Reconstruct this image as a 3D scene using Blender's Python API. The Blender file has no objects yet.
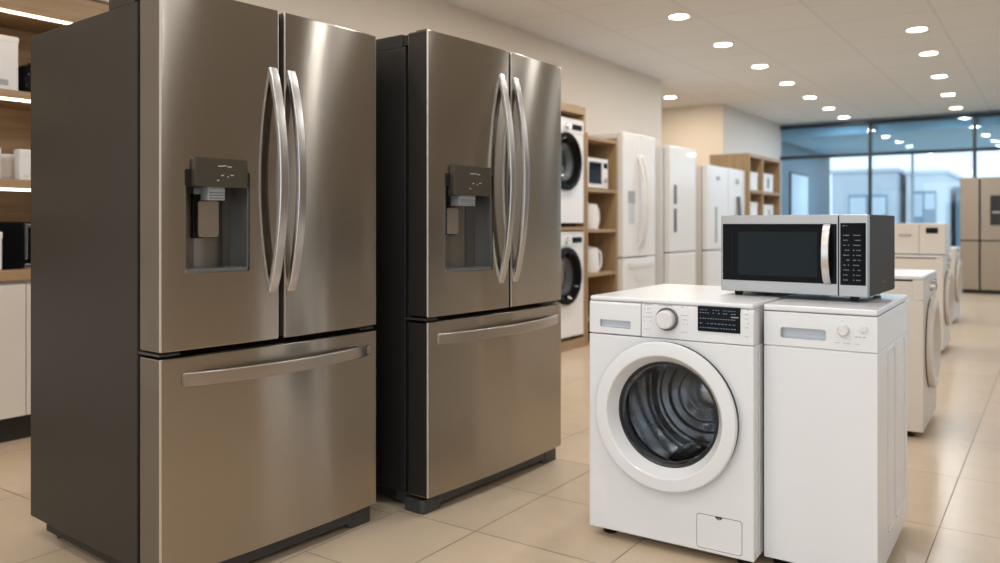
import bpy, bmesh, math, random
from mathutils import Vector, Matrix
random.seed(7)
PI = math.pi
sc = bpy.context.scene
COL = sc.collection

# ------------------------------------------------------------------ materials
def nodes_of(m):
    m.use_nodes = True
    return m.node_tree.nodes, m.node_tree.links

def setp(b, **kw):
    names = dict(rough='Roughness', metal='Metallic', aniso='Anisotropic', coat='Coat Weight',
                 coat_rough='Coat Roughness', spec='Specular IOR Level', emis='Emission Strength', alpha='Alpha')
    for k, v in kw.items():
        b.inputs[names[k]].default_value = v

def mat(name, color, rough=0.5, metal=0.0, var=0.04, scale=6.0, bump=0.0, bscale=120.0, **kw):
    """painted / plastic surface with a faint procedural mottling"""
    m = bpy.data.materials.new(name)
    N, L = nodes_of(m)
    b = N['Principled BSDF']
    setp(b, rough=rough, metal=metal, **kw)
    tc = N.new('ShaderNodeTexCoord')
    nz = N.new('ShaderNodeTexNoise'); nz.inputs['Scale'].default_value = scale; nz.inputs['Detail'].default_value = 3
    L.new(tc.outputs['Object'], nz.inputs['Vector'])
    mr = N.new('ShaderNodeMapRange')
    mr.inputs['To Min'].default_value = 1 - var; mr.inputs['To Max'].default_value = 1 + var
    L.new(nz.outputs['Fac'], mr.inputs['Value'])
    mx = N.new('ShaderNodeVectorMath'); mx.operation = 'SCALE'
    mx.inputs[0].default_value = color[:3]
    L.new(mr.outputs['Result'], mx.inputs['Scale'])
    L.new(mx.outputs['Vector'], b.inputs['Base Color'])
    if bump:
        n2 = N.new('ShaderNodeTexNoise'); n2.inputs['Scale'].default_value = bscale; n2.inputs['Detail'].default_value = 4
        L.new(tc.outputs['Object'], n2.inputs['Vector'])
        bp = N.new('ShaderNodeBump'); bp.inputs['Strength'].default_value = bump; bp.inputs['Distance'].default_value = 0.002
        L.new(n2.outputs['Fac'], bp.inputs['Height']); L.new(bp.outputs['Normal'], b.inputs['Normal'])
    return m

def steel(name, color, rough=0.3, aniso=0.75, stretch=(2.0, 2.0, 260.0), var=0.06, tangent=(0, 0, 1), spread=0.05):
    """brushed metal: fine lines along the brushing, highlight stretched across it"""
    m = bpy.data.materials.new(name)
    N, L = nodes_of(m)
    b = N['Principled BSDF']
    setp(b, rough=rough, metal=1.0, aniso=aniso)
    tc = N.new('ShaderNodeTexCoord'); mp = N.new('ShaderNodeMapping')
    mp.inputs['Scale'].default_value = stretch
    L.new(tc.outputs['Object'], mp.inputs['Vector'])
    nz = N.new('ShaderNodeTexNoise'); nz.inputs['Scale'].default_value = 1.6; nz.inputs['Detail'].default_value = 5
    L.new(mp.outputs['Vector'], nz.inputs['Vector'])
    mr = N.new('ShaderNodeMapRange'); mr.inputs['To Min'].default_value = 1 - var; mr.inputs['To Max'].default_value = 1 + var
    L.new(nz.outputs['Fac'], mr.inputs['Value'])
    mx = N.new('ShaderNodeVectorMath'); mx.operation = 'SCALE'; mx.inputs[0].default_value = color
    L.new(mr.outputs['Result'], mx.inputs['Scale']); L.new(mx.outputs['Vector'], b.inputs['Base Color'])
    r2 = N.new('ShaderNodeMapRange'); r2.inputs['To Min'].default_value = rough - spread; r2.inputs['To Max'].default_value = rough + spread
    L.new(nz.outputs['Fac'], r2.inputs['Value']); L.new(r2.outputs['Result'], b.inputs['Roughness'])
    t = N.new('ShaderNodeCombineXYZ')
    for i in range(3): t.inputs[i].default_value = tangent[i]
    L.new(t.outputs['Vector'], b.inputs['Tangent'])
    return m

def wood(name, c1, c2, axis=1, rough=0.45):
    m = bpy.data.materials.new(name)
    N, L = nodes_of(m)
    b = N['Principled BSDF']; setp(b, rough=rough)
    tc = N.new('ShaderNodeTexCoord'); mp = N.new('ShaderNodeMapping')
    s = [14.0, 14.0, 14.0]; s[axis] = 0.9
    mp.inputs['Scale'].default_value = s
    L.new(tc.outputs['Object'], mp.inputs['Vector'])
    n1 = N.new('ShaderNodeTexNoise'); n1.inputs['Scale'].default_value = 2.2; n1.inputs['Detail'].default_value = 8; n1.inputs['Distortion'].default_value = 0.8
    L.new(mp.outputs['Vector'], n1.inputs['Vector'])
    cr = N.new('ShaderNodeValToRGB')
    cr.color_ramp.elements[0].position = 0.3; cr.color_ramp.elements[0].color = (*c1, 1)
    cr.color_ramp.elements[1].position = 0.7; cr.color_ramp.elements[1].color = (*c2, 1)
    L.new(n1.outputs['Fac'], cr.inputs['Fac']); L.new(cr.outputs['Color'], b.inputs['Base Color'])
    return m

def emit(name, color, strength):
    m = bpy.data.materials.new(name)
    N, L = nodes_of(m)
    b = N['Principled BSDF']
    b.inputs['Base Color'].default_value = (0.8, 0.8, 0.8, 1)
    b.inputs['Emission Color'].default_value = (*color, 1); b.inputs['Emission Strength'].default_value = strength
    return m

def glass(name, tint, refl=0.1, rough=0.0, dirt=0.0):
    """thin sheet of glass: see-through, with a mirror-like sheen"""
    m = bpy.data.materials.new(name)
    N, L = nodes_of(m)
    N.remove(N['Principled BSDF'])
    out = N['Material Output']
    tr = N.new('ShaderNodeBsdfTransparent'); tr.inputs['Color'].default_value = (*tint, 1)
    gl = N.new('ShaderNodeBsdfGlossy'); gl.inputs['Roughness'].default_value = rough
    fr = N.new('ShaderNodeLayerWeight'); fr.inputs['Blend'].default_value = 0.25
    ma = N.new('ShaderNodeMath'); ma.operation = 'MULTIPLY_ADD'; ma.inputs[1].default_value = 0.35; ma.inputs[2].default_value = refl
    ma.use_clamp = True
    L.new(fr.outputs['Fresnel'], ma.inputs[0])
    mx = N.new('ShaderNodeMixShader')
    L.new(ma.outputs[0], mx.inputs['Fac']); L.new(tr.outputs[0], mx.inputs[1]); L.new(gl.outputs[0], mx.inputs[2])
    L.new(mx.outputs[0], out.inputs['Surface'])
    return m

def drum_metal(name):
    """perforated stainless drum"""
    m = bpy.data.materials.new(name)
    N, L = nodes_of(m)
    b = N['Principled BSDF']; setp(b, rough=0.13, metal=1.0)
    tc = N.new('ShaderNodeTexCoord')
    vo = N.new('ShaderNodeTexVoronoi'); vo.inputs['Scale'].default_value = 105; vo.inputs['Randomness'].default_value = 0.12
    L.new(tc.outputs['Object'], vo.inputs['Vector'])
    lt = N.new('ShaderNodeMath'); lt.operation = 'LESS_THAN'; lt.inputs[1].default_value = 0.27
    L.new(vo.outputs['Distance'], lt.inputs[0])
    mx = N.new('ShaderNodeMix'); mx.data_type = 'RGBA'
    mx.inputs[6].default_value = (0.40, 0.41, 0.42, 1); mx.inputs[7].default_value = (0.02, 0.02, 0.02, 1)
    L.new(lt.outputs[0], mx.inputs[0]); L.new(mx.outputs[2], b.inputs['Base Color'])
    return m

def ceiling_mat():
    m = bpy.data.materials.new('ceiling_tiles')
    N, L = nodes_of(m)
    b = N['Principled BSDF']; setp(b, rough=0.8)
    tc = N.new('ShaderNodeTexCoord'); mp = N.new('ShaderNodeMapping')
    L.new(tc.outputs['Object'], mp.inputs['Vector'])
    br = N.new('ShaderNodeTexBrick'); br.offset = 0.0
    br.inputs['Color1'].default_value = (0.755, 0.765, 0.775, 1); br.inputs['Color2'].default_value = (0.735, 0.745, 0.755, 1)
    br.inputs['Mortar'].default_value = (0.66, 0.67, 0.68, 1)
    br.inputs['Scale'].default_value = 1.0; br.inputs['Mortar Size'].default_value = 0.012
    br.inputs['Brick Width'].default_value = 0.9; br.inputs['Row Height'].default_value = 0.9
    L.new(mp.outputs['Vector'], br.inputs['Vector'])
    nz = N.new('ShaderNodeTexNoise'); nz.inputs['Scale'].default_value = 160
    L.new(tc.outputs['Object'], nz.inputs['Vector'])
    bp = N.new('ShaderNodeBump'); bp.inputs['Strength'].default_value = 0.15; bp.inputs['Distance'].default_value = 0.003
    L.new(nz.outputs['Fac'], bp.inputs['Height']); L.new(bp.outputs['Normal'], b.inputs['Normal'])
    L.new(br.outputs['Color'], b.inputs['Base Color'])
    return m

M = dict(
    wall=mat('wall_paint', (0.71, 0.655, 0.585), 0.75, var=0.02, bump=0.05),
    wall_cool=mat('wall_paint_pale', (0.70, 0.68, 0.66), 0.75, var=0.02, bump=0.05),
    ceil=ceiling_mat(),
    tile_a=mat('floor_tile', (0.575, 0.45, 0.32), 0.27, var=0.05, scale=9, spec=0.5),
    tile_b=mat('floor_tile_pale', (0.60, 0.47, 0.335), 0.27, var=0.05, scale=9, spec=0.5),
    grout=mat('floor_grout', (0.20, 0.15, 0.11), 0.9),
    steel=steel('brushed_steel', (0.40, 0.357, 0.302), 0.20, 1.0, stretch=(1.2, 1.2, 420.0), var=0.025, spread=0.015),
    handle=mat('handle_steel', (0.60, 0.57, 0.54), 0.27, 1.0, var=0.02),
    hbar=mat('handle_bar_steel', (0.46, 0.41, 0.36), 0.33, 1.0, var=0.02),
    corner_glint=mat('corner_highlight', (0.72, 0.68, 0.62), 0.4, 1.0, var=0.01),
    edge=mat('door_edge_steel', (0.20, 0.175, 0.145), 0.36, 0.7),
    edge_shaded=mat('door_edge_shaded', (0.022, 0.019, 0.016), 0.4),  # near-black colour holds the shade thrown by the neighbouring refrigerator
    chrome=mat('chrome', (0.8, 0.8, 0.8), 0.12, 1.0),
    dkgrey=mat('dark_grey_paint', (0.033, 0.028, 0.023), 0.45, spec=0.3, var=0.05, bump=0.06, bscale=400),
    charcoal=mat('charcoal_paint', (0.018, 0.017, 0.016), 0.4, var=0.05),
    black=mat('black_rubber', (0.008, 0.008, 0.008), 0.5),
    foot=mat('foot_plastic', (0.045, 0.045, 0.045), 0.4),
    gpanel=mat('dispenser_panel', (0.078, 0.068, 0.050), 0.22, 0.3),
    rback=mat('recess_back', (0.20, 0.175, 0.145), 0.34, 0.8),
    recess=mat('recess_steel', (0.20, 0.205, 0.205), 0.3, 0.6),
    icon=mat('icon_print', (0.5, 0.46, 0.42), 0.5),
    white=mat('white_enamel', (0.81, 0.81, 0.815), 0.28, var=0.01, coat=0.3),
    white2=mat('white_plastic', (0.76, 0.75, 0.745), 0.33, var=0.01),
    cream=mat('cream_enamel', (0.74, 0.68, 0.61), 0.35, var=0.01),
    seam=mat('seam_shadow', (0.06, 0.06, 0.06), 0.7),
    print=mat('grey_print', (0.42, 0.41, 0.42), 0.6),
    greyp=mat('grey_plastic', (0.36, 0.37, 0.39), 0.35),
    slot=mat('recess_blue_grey', (0.56, 0.60, 0.65), 0.35),  # blue tint of a reflection in the slot, set into the colour
    blackgl=mat('black_glass', (0.006, 0.006, 0.007), 0.06, spec=0.06),
    scrn=mat('display_glass', (0.009, 0.011, 0.015), 0.12, spec=0.08),
    lcd=mat('display_print', (0.22, 0.27, 0.31), 0.5),
    mesh=mat('oven_window', (0.012, 0.017, 0.019), 0.14, spec=0.08),
    oven=mat('oven_case', (0.060, 0.046, 0.033), 0.5, 0.0, spec=0.1, var=0.04),
    osteel=steel('oven_steel', (0.40, 0.39, 0.38), 0.34, 0.6),
    drum=drum_metal('drum_steel'),
    drumback=mat('drum_back_steel', (0.42, 0.41, 0.40), 0.22, 1.0),
    gasket=mat('rubber_gasket', (0.12, 0.125, 0.135), 0.45),
    port=glass('porthole_glass', (0.72, 0.75, 0.78), 0.008),
    pane=glass('window_glass', (0.84, 0.92, 0.97), 0.04),
    frame=mat('frame_paint', (0.012, 0.016, 0.02), 0.45),
    wood=wood('oak_veneer', (0.30, 0.19, 0.10), (0.42, 0.28, 0.155), 0),
    woodv=wood('oak_veneer_upright', (0.31, 0.20, 0.10), (0.42, 0.285, 0.15), 2),
    led=emit('led_strip', (1.0, 0.80, 0.54), 6.0),
    lamp=emit('lamp_lens', (1.0, 0.90, 0.76), 22.0),
    trim=mat('lamp_trim', (0.75, 0.74, 0.72), 0.4),
    dim=mat('dark_handle', (0.10, 0.10, 0.11), 0.35),
    vest=mat('vestibule_wall', (0.13, 0.19, 0.245), 0.5),
    vestc=mat('vestibule_ceiling', (0.42, 0.66, 0.84), 0.6),
    pave=mat('pavement', (0.5, 0.5, 0.5), 0.8, var=0.1),
    bld1=mat('grey_render', (0.56, 0.61, 0.66), 0.8),
    bld2=mat('pale_render', (0.80, 0.83, 0.86), 0.8),
    bwin=mat('far_window', (0.24, 0.33, 0.40), 0.25),
    bwinl=mat('far_window_blind', (0.62, 0.70, 0.76), 0.5),
    beige=steel('beige_steel', (0.35, 0.29, 0.23), 0.4, 0.5),
)

# ------------------------------------------------------------------ geometry helpers
def sharp_bevel(bm, w, seg, ang=0.6):
    es = [e for e in bm.edges if len(e.link_faces) == 2 and e.calc_face_angle(0) > ang]
    if es and w > 0:
        bmesh.ops.bevel(bm, geom=es, offset=w, segments=seg, affect='EDGES', profile=0.5, clamp_overlap=True)

class G:
    """collects shapes into one mesh"""
    def __init__(s):
        s.bm = bmesh.new()
    def _add(s, t, m):
        for f in t.faces: f.material_index = m
        bmesh.ops.recalc_face_normals(t, faces=t.faces)
        me = bpy.data.meshes.new('t'); t.to_mesh(me); t.free()
        s.bm.from_mesh(me); bpy.data.meshes.remove(me)
    def box(s, x0, x1, y0, y1, z0, z1, bev=0.0, seg=2, m=0):
        t = bmesh.new()
        v = [t.verts.new((x, y, z)) for x in (x0, x1) for y in (y0, y1) for z in (z0, z1)]
        for q in ((0,1,3,2),(4,6,7,5),(0,4,5,1),(2,3,7,6),(0,2,6,4),(1,5,7,3)): t.faces.new([v[i] for i in q])
        bmesh.ops.recalc_face_normals(t, faces=t.faces)
        sharp_bevel(t, bev, seg); s._add(t, m); return s
    def prism(s, poly, axis, a0, a1, bev=0.0, seg=2, m=0, ang=0.6):
        """poly is in the two axes other than `axis`, in order"""
        t = bmesh.new()
        def P(p, a):
            p = list(p); p.insert(axis, a); return t.verts.new(p)
        A = [P(p, a0) for p in poly]; B = [P(p, a1) for p in poly]
        t.faces.new(A); t.faces.new(B[::-1])
        n = len(poly)
        for i in range(n): t.faces.new((A[i], A[(i+1) % n], B[(i+1) % n], B[i]))
        bmesh.ops.recalc_face_normals(t, faces=t.faces)
        sharp_bevel(t, bev, seg, ang); s._add(t, m); return s
    def lathe(s, prof, c, axis=1, n=48, m=0, close=False):
        """prof: (radius, position along axis)"""
        t = bmesh.new(); rings = []
        o = [i for i in range(3) if i != axis]
        for r, a in prof:
            ring = []
            for k in range(n if r > 1e-6 else 1):
                th = 2*PI*k/n; p = [0, 0, 0]
                p[o[0]] = c[o[0]] + r*math.cos(th); p[o[1]] = c[o[1]] + r*math.sin(th); p[axis] = c[axis] + a
                ring.append(t.verts.new(p))
            rings.append(ring)
        pairs = list(zip(rings, rings[1:]))
        if close: pairs.append((rings[-1], rings[0]))
        for A, B in pairs:
            for k in range(n):
                k2 = (k+1) % n
                if len(A) == 1 and len(B) == 1: continue
                if len(A) == 1: t.faces.new((A[0], B[k], B[k2]))
                elif len(B) == 1: t.faces.new((A[k], B[0], A[k2]))
                else: t.faces.new((A[k], B[k], B[k2], A[k2]))
        s._add(t, m); return s
    def sweep(s, pts, sec, side, m=0, closed=False):
        """sec: (along side, along normal) ring carried along pts; side is a fixed vector"""
        t = bmesh.new(); side = Vector(side).normalized(); rings = []
        P = [Vector(p) for p in pts]; n = len(P)
        for i, p in enumerate(P):
            a = P[i-1] if (i > 0 or closed) else P[i]; b = P[(i+1) % n] if (i < n-1 or closed) else P[i]
            tg = (b-a).normalized(); nm = tg.cross(side).normalized()
            rings.append([t.verts.new(p + side*x + nm*y) for x, y in sec])
        k = len(sec)
        for i in range(n if closed else n-1):
            A, B = rings[i], rings[(i+1) % n]
            for j in range(k): t.faces.new((A[j], A[(j+1) % k], B[(j+1) % k], B[j]))
        if not closed: t.faces.new(rings[0]); t.faces.new(rings[-1][::-1])
        s._add(t, m); return s
    def build(s, name, mats, parent=None, cut=None, ang=35, loc=None):
        me = bpy.data.meshes.new(name)
        s.bm.to_mesh(me); s.bm.free()
        if not isinstance(mats, (list, tuple)): mats = [mats]
        for x in mats: me.materials.append(x)
        o = bpy.data.objects.new(name, me); COL.objects.link(o)
        for c in (cut or []):
            cm = bpy.data.meshes.new('cutter'); c.bm.to_mesh(cm); c.bm.free()
            for x in mats: cm.materials.append(x)
            co = bpy.data.objects.new('cutter', cm); COL.objects.link(co)
            md = o.modifiers.new('cut', 'BOOLEAN'); md.operation = 'DIFFERENCE'; md.object = co; md.solver = 'EXACT'; md.use_self = True
            bpy.context.view_layer.update()
            dg = bpy.context.evaluated_depsgraph_get()
            nm = bpy.data.meshes.new_from_object(o.evaluated_get(dg))
            o.modifiers.clear(); old = o.data; o.data = nm; nm.name = name
            bpy.data.meshes.remove(old); bpy.data.objects.remove(co); bpy.data.meshes.remove(cm)
        me = o.data
        for p in me.polygons: p.use_smooth = True
        me.set_sharp_from_angle(angle=math.radians(ang))
        wn = o.modifiers.new('weighted_normals', 'WEIGHTED_NORMAL'); wn.keep_sharp = True; wn.weight = 80
        if parent: o.parent = parent
        if loc: o.location = loc
        return o

def thing(name, label, cat, loc=(0, 0, 0), rot=0.0, group=None):
    o = bpy.data.objects.new(name, None); COL.objects.link(o)
    o.empty_display_size = 0.1
    o.location = loc; o.rotation_euler = (0, 0, math.radians(rot))
    return tag(o, label, cat, group)
def tag(o, label, cat, group=None):
    o['label'] = label; o['category'] = cat
    if group: o['group'] = group
    return o
def struct(o, label=None):
    o['kind'] = 'structure'
    if label: o['label'] = label
    return o
def copy_thing(o, loc, rot=None, label=None, parent=None):
    c = o.copy(); COL.objects.link(c)
    if parent: c.parent = parent
    else:
        c.location = loc
        if rot is not None: c.rotation_euler = (0, 0, math.radians(rot))
        if label: c['label'] = label
    for ch in list(o.children): copy_thing(ch, None, parent=c)
    return c
def rrect(x0, x1, y0, y1, r, n=5):
    pts = []
    for cx, cy, a in ((x1-r, y0+r, -90), (x1-r, y1-r, 0), (x0+r, y1-r, 90), (x0+r, y0+r, 180)):
        for k in range(n+1):
            t = math.radians(a + 90*k/n); pts.append((cx + r*math.cos(t), cy + r*math.sin(t)))
    return pts
def ell(a, b, n=14):
    return [(a*math.cos(2*PI*k/n), b*math.sin(2*PI*k/n)) for k in range(n)]
def rsec(a, b, r=0.004, n=3):
    return rrect(-a, a, -b, b, r, n)

# ================================================================== the room
XL, XR, YB, YG, ZC = -4.30, 4.6, -3.2, 15.85, 3.0
# --- floor: porcelain tiles on a grout bed
g = G()
g.box(-5.9, XR, YB, 21.0, -0.12, -0.0025, m=2)
xs = [-5.9, -5.55, -4.86, -4.16, -3.47, -2.775, -2.08, -1.715, -1.19, -0.35, 0.35, 1.05, 1.75, 2.45, 3.15, 3.85, XR]
gap = 0.0016
for i in range(len(xs)-1):
    a, b = xs[i]+gap, xs[i+1]-gap
    if b <= -2.08: y0, st = 1.60, 0.70
    elif b <= -1.19: y0, st = 2.807, 0.4675
    else: y0, st = 3.325, 0.705
    k = math.ceil((YB - y0)/st); y = y0 + k*st; ys = [YB]
    while y < 20.95: ys.append(y); y += st
    ys.append(21.0)
    for c, d in zip(ys, ys[1:]):
        t = bmesh.new()
        f = t.faces.new([t.verts.new(p) for p in ((a, c+gap, 0), (b, c+gap, 0), (b, d-gap, 0), (a, d-gap, 0))])
        g._add(t, random.choice((0, 0, 1)))
struct(g.build('floor', [M['tile_a'], M['tile_b'], M['grout']]))
# --- ceiling
struct(G().box(-5.9, XR, YB, YG+0.1, ZC, ZC+0.12).build('ceiling', M['ceil']))
# --- left wall with a niche for the display shelves and an alcove further on
g = G()
g.box(-4.95, -4.79, YB, 2.62, 0, ZC)                 # behind the niche
g.box(-4.79, XL, YB, 0.45, 0, ZC)
g.box(-4.79, XL, 0.45, 2.58, 2.325, ZC)              # over the niche
g.box(-4.79, XL, 2.58, 10.02, 0, ZC)
g.box(-5.9, -5.75, 9.6, 12.65, 0, ZC)
g.box(-5.75, -4.79, 9.86, 10.02, 0, ZC)
struct(g.build('wall_left', M['wall']))
g = G()
g.box(-5.75, -4.33, 12.5, 12.62, 0, ZC)
struct(g.build('wall_alcove', M['wall']))
g = G()
g.box(-4.5, -4.36, 12.62, YG+0.05, 0, ZC)
struct(g.build('wall_far', M['wall_cool']))
struct(G().box(XR, XR+0.15, YB, YG, 0, ZC).build('wall_right', mat('wall_paint_taupe', (0.36, 0.31, 0.26), 0.7)))
struct(G().box(XL, 4.6, YB-0.15, YB, 2.75, ZC).box(XL-0.65, XL, YB-0.15, YB, 0, ZC).build('wall_back', M['wall']))
# --- the glass front at the far end
def glazing(name, y, x0, x1, ztop, posts, zbar, pane, frame, w=0.055):
    root = struct(bpy.data.objects.new(name, None)); COL.objects.link(root); root.location = (0, y, 0)
    g = G()
    for p in posts: g.box(p-w/2, p+w/2, -0.04, 0.04, 0.0, ztop, 0.004)
    g.box(x0, x1, -0.04, 0.04, ztop-w, ztop, 0.004)
    if zbar: g.box(x0, x1, -0.05, 0.05, zbar-0.03, zbar+0.03, 0.003)
    g.box(x0, x1, -0.06, 0.06, 0.0, 0.07, 0.004)
    g.build('window_frame', frame, root)
    for a, b in zip(posts, posts[1:]):
        G().box(a+w/2-0.01, b-w/2+0.01, -0.004, 0.004, 0.06, ztop-w+0.01).build('pane', pane, root)
    return root
glazing('window_1', YG, -4.38, 4.55, 2.965, [-4.42, -2.775, -1.14, 0.5, 2.1, 3.6, 4.5], 2.36, M['pane'], M['frame'])
glazing('window_2', YB-0.07, XL, 4.6, 2.75, [XL+0.05, -2.1, 0.1, 2.3, 4.55], None, glass('shop_front_glass', (0.98, 0.985, 0.99), 0.02), M['frame'])
# --- the vestibule beyond the glass
struct(G().box(-4.75, -4.5, YG+0.1, 20.6, 0, 2.75).build('wall_vestibule', M['vest']))
struct(G().box(-4.75, 6, YG+0.1, 20.7, 2.75, 3.3).build('ceiling_vestibule', M['vestc']))
g = struct(bpy.data.objects.new('window_3', None)); COL.objects.link(g); g.location = (-4.5, 17.7, 1.6)
G().box(0.0, 0.03, -0.72, 0.72, -0.75, 0.58, 0.01).build('window_frame', M['frame'], g)
G().box(0.03, 0.035, -0.66, 0.66, -0.70, 0.53).build('pane', M['bwinl'], g)
glazing('window_4', 20.65, -4.6, 6, 2.75, [-4.55, -2.72, -0.9, 1.0, 3.0, 5.9], None, glass('outer_glass', (0.97, 0.985, 0.99), 0.0), mat('pale_frame', (0.42, 0.47, 0.52), 0.5), w=0.05)
# --- outdoors
struct(G().box(-40, 40, 20.9, 70, -0.2, -0.03).build('pavement', M['pave']))
def building(name, label, x0, x1, y, h, wm, wins, depth=5):
    t = thing(name, label, 'building', ((x0+x1)/2, y, 0))
    hw = (x1-x0)/2
    g = G().box(-hw, hw, 0, depth, 0, h, 0.02)
    g.box(-hw-0.06, hw+0.06, -0.06, depth, h, h+0.12, 0.01)
    g.build('facade', wm, t)
    for (a, b, z0, z1) in wins:
        a -= (x0+x1)/2; b -= (x0+x1)/2
        w = G().box(a, b, -0.05, 0.02, z0, z1, 0.01).build('window', M['bwin'], t)
        n = 2
        for k in range(n):
            u = a + (b-a)*(k+0.5)/n; ww = (b-a)/n*0.42
            G().box(u-ww, u+ww, -0.06, -0.045, z0+(z1-z0)*(0.5 if k else 0.3), z1-0.08).build('blind', M['bwinl'], w)
    return t
building('low_building', 'grey low building seen through the glass front, left of the two', -5.85, -4.0, 27.0, 2.68, M['bld1'],
         [(-5.35, -4.25, 0.75, 2.0)])
building('low_building', 'pale low building seen through the glass front, with one dark window', -3.82, -2.75, 27.6, 2.62, M['bld2'],
         [(-3.65, -3.0, 1.0, 2.1)])
building('glazed_building', 'dark glazed building beyond the glass front, seen left of the beige refrigerator', -2.6, 1.5, 29.0, 2.15, M['bwin'],
         [(-2.5, -1.9, 0.6, 2.0), (-1.8, -1.2, 0.6, 2.0)])

# ================================================================== lamps
LR = [(-2.84, 7.02), (-2.90, 8.38), (-2.94, 9.79), (-2.99, 11.18), (-3.04, 12.61), (-3.08, 14.0), (-3.11, 15.3)]
RR = [(-1.12, 8.8), (-1.17, 10.11), (-1.24, 11.76), (-1.31, 13.5), (-1.35, 15.1)]
ordn = ['nearest', 'second', 'third', 'fourth', 'fifth', 'sixth', 'farthest']
t0 = thing('downlight', 'recessed round downlight, nearest of the long row left of centre', 'ceiling light', (LR[0][0], LR[0][1], ZC), 0, 'recessed ceiling downlights')
G().lathe([(0.088, 0.0), (0.108, 0.0), (0.110, -0.004), (0.104, -0.009), (0.090, -0.010), (0.086, -0.004)], (0, 0, 0), 2, 36, close=True).build('trim_ring', M['trim'], t0)
G().lathe([(0, -0.006), (0.088, -0.006), (0.088, -0.002), (0, -0.002)], (0, 0, 0), 2, 36).build('lens', M['lamp'], t0)
for i, (x, y) in enumerate(LR[1:]):
    copy_thing(t0, (x, y, ZC), label='recessed round downlight, %s of the seven in the row left of centre' % ordn[i+1])
t0['label'] = 'recessed round downlight, nearest of the seven in the row left of centre'
for i, (x, y) in enumerate(RR):
    copy_thing(t0, (x, y, ZC), label='recessed round downlight, %s of the five in the right-hand row' % (ordn[i] if i < 4 else 'farthest'))
copy_thing(t0, (-4.76, 11.42, ZC), label='recessed round downlight alone in the alcove beside the left wall corner')

def area(loc, power, size, col, rot=(0, 0, 0), sy=None, spread=PI):
    l = bpy.data.lights.new('lamp', 'AREA'); l.energy = power; l.color = col
    l.shape = 'DISK' if sy is None else 'RECTANGLE'; l.size = size
    if sy: l.size_y = sy
    l.spread = spread
    o = bpy.data.objects.new('lamp', l); COL.objects.link(o); o.location = loc; o.rotation_euler = rot
    return o
WARM = (1.0, 0.90, 0.78)
NEUT = (0.95, 0.975, 1.0)
COOL = (0.87, 0.945, 1.0)
area((-4.76, 11.42, ZC-0.02), 24, 0.17, (1.0, 0.84, 0.66))
for (x, y) in LR + RR:
    area((x, y, ZC-0.02), 12, 0.17, (WARM if x < -2 else NEUT) if y < 9.5 else COOL)
for y in (-2.2, -0.8, 0.6, 2.0, 3.4, 4.8, 5.9):
    area((-2.82 if y > 3 else -2.6, y, ZC-0.02), 12, 0.17, WARM)
    area((-1.1, y, ZC-0.02), 11, 0.17, NEUT)
for k, y in enumerate((-1.5, 1.4, 4.3, 7.2, 10.1, 13.0)):
    area((0.75, y, ZC-0.02), 11.5, 0.17, NEUT if y < 9 else COOL)
    area((2.7, y+1.4, ZC-0.02), 8, 0.17, NEUT if y < 9 else COOL)
for x in (-3.0, 0.0, 3.0): area((x, 18.2, 2.72), 70, 0.5, (0.72, 0.87, 1.0))  # cool lamps added to brighten the vestibule beyond the glass

# ================================================================== the two large refrigerators
def bow(W, b, u): return -b*(1-(2*u/W)**2)
def front_slab(W, b, u0, u1, t, z0, z1, bev=0.005):
    n = 14
    poly = [(u0 + (u1-u0)*k/n, bow(W, b, u0 + (u1-u0)*k/n)) for k in range(n+1)]
    poly += [(u1, t), (u0, t)]
    g = G().prism(poly, 2, z0, z1, bev, 2, ang=0.5)
    for f in g.bm.faces:
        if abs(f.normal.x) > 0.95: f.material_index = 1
        elif abs(f.normal.x) > 0.2 and f.normal.y < -0.2: f.material_index = 2      # corner highlight, drawn by a brighter metal colour
    return g

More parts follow.
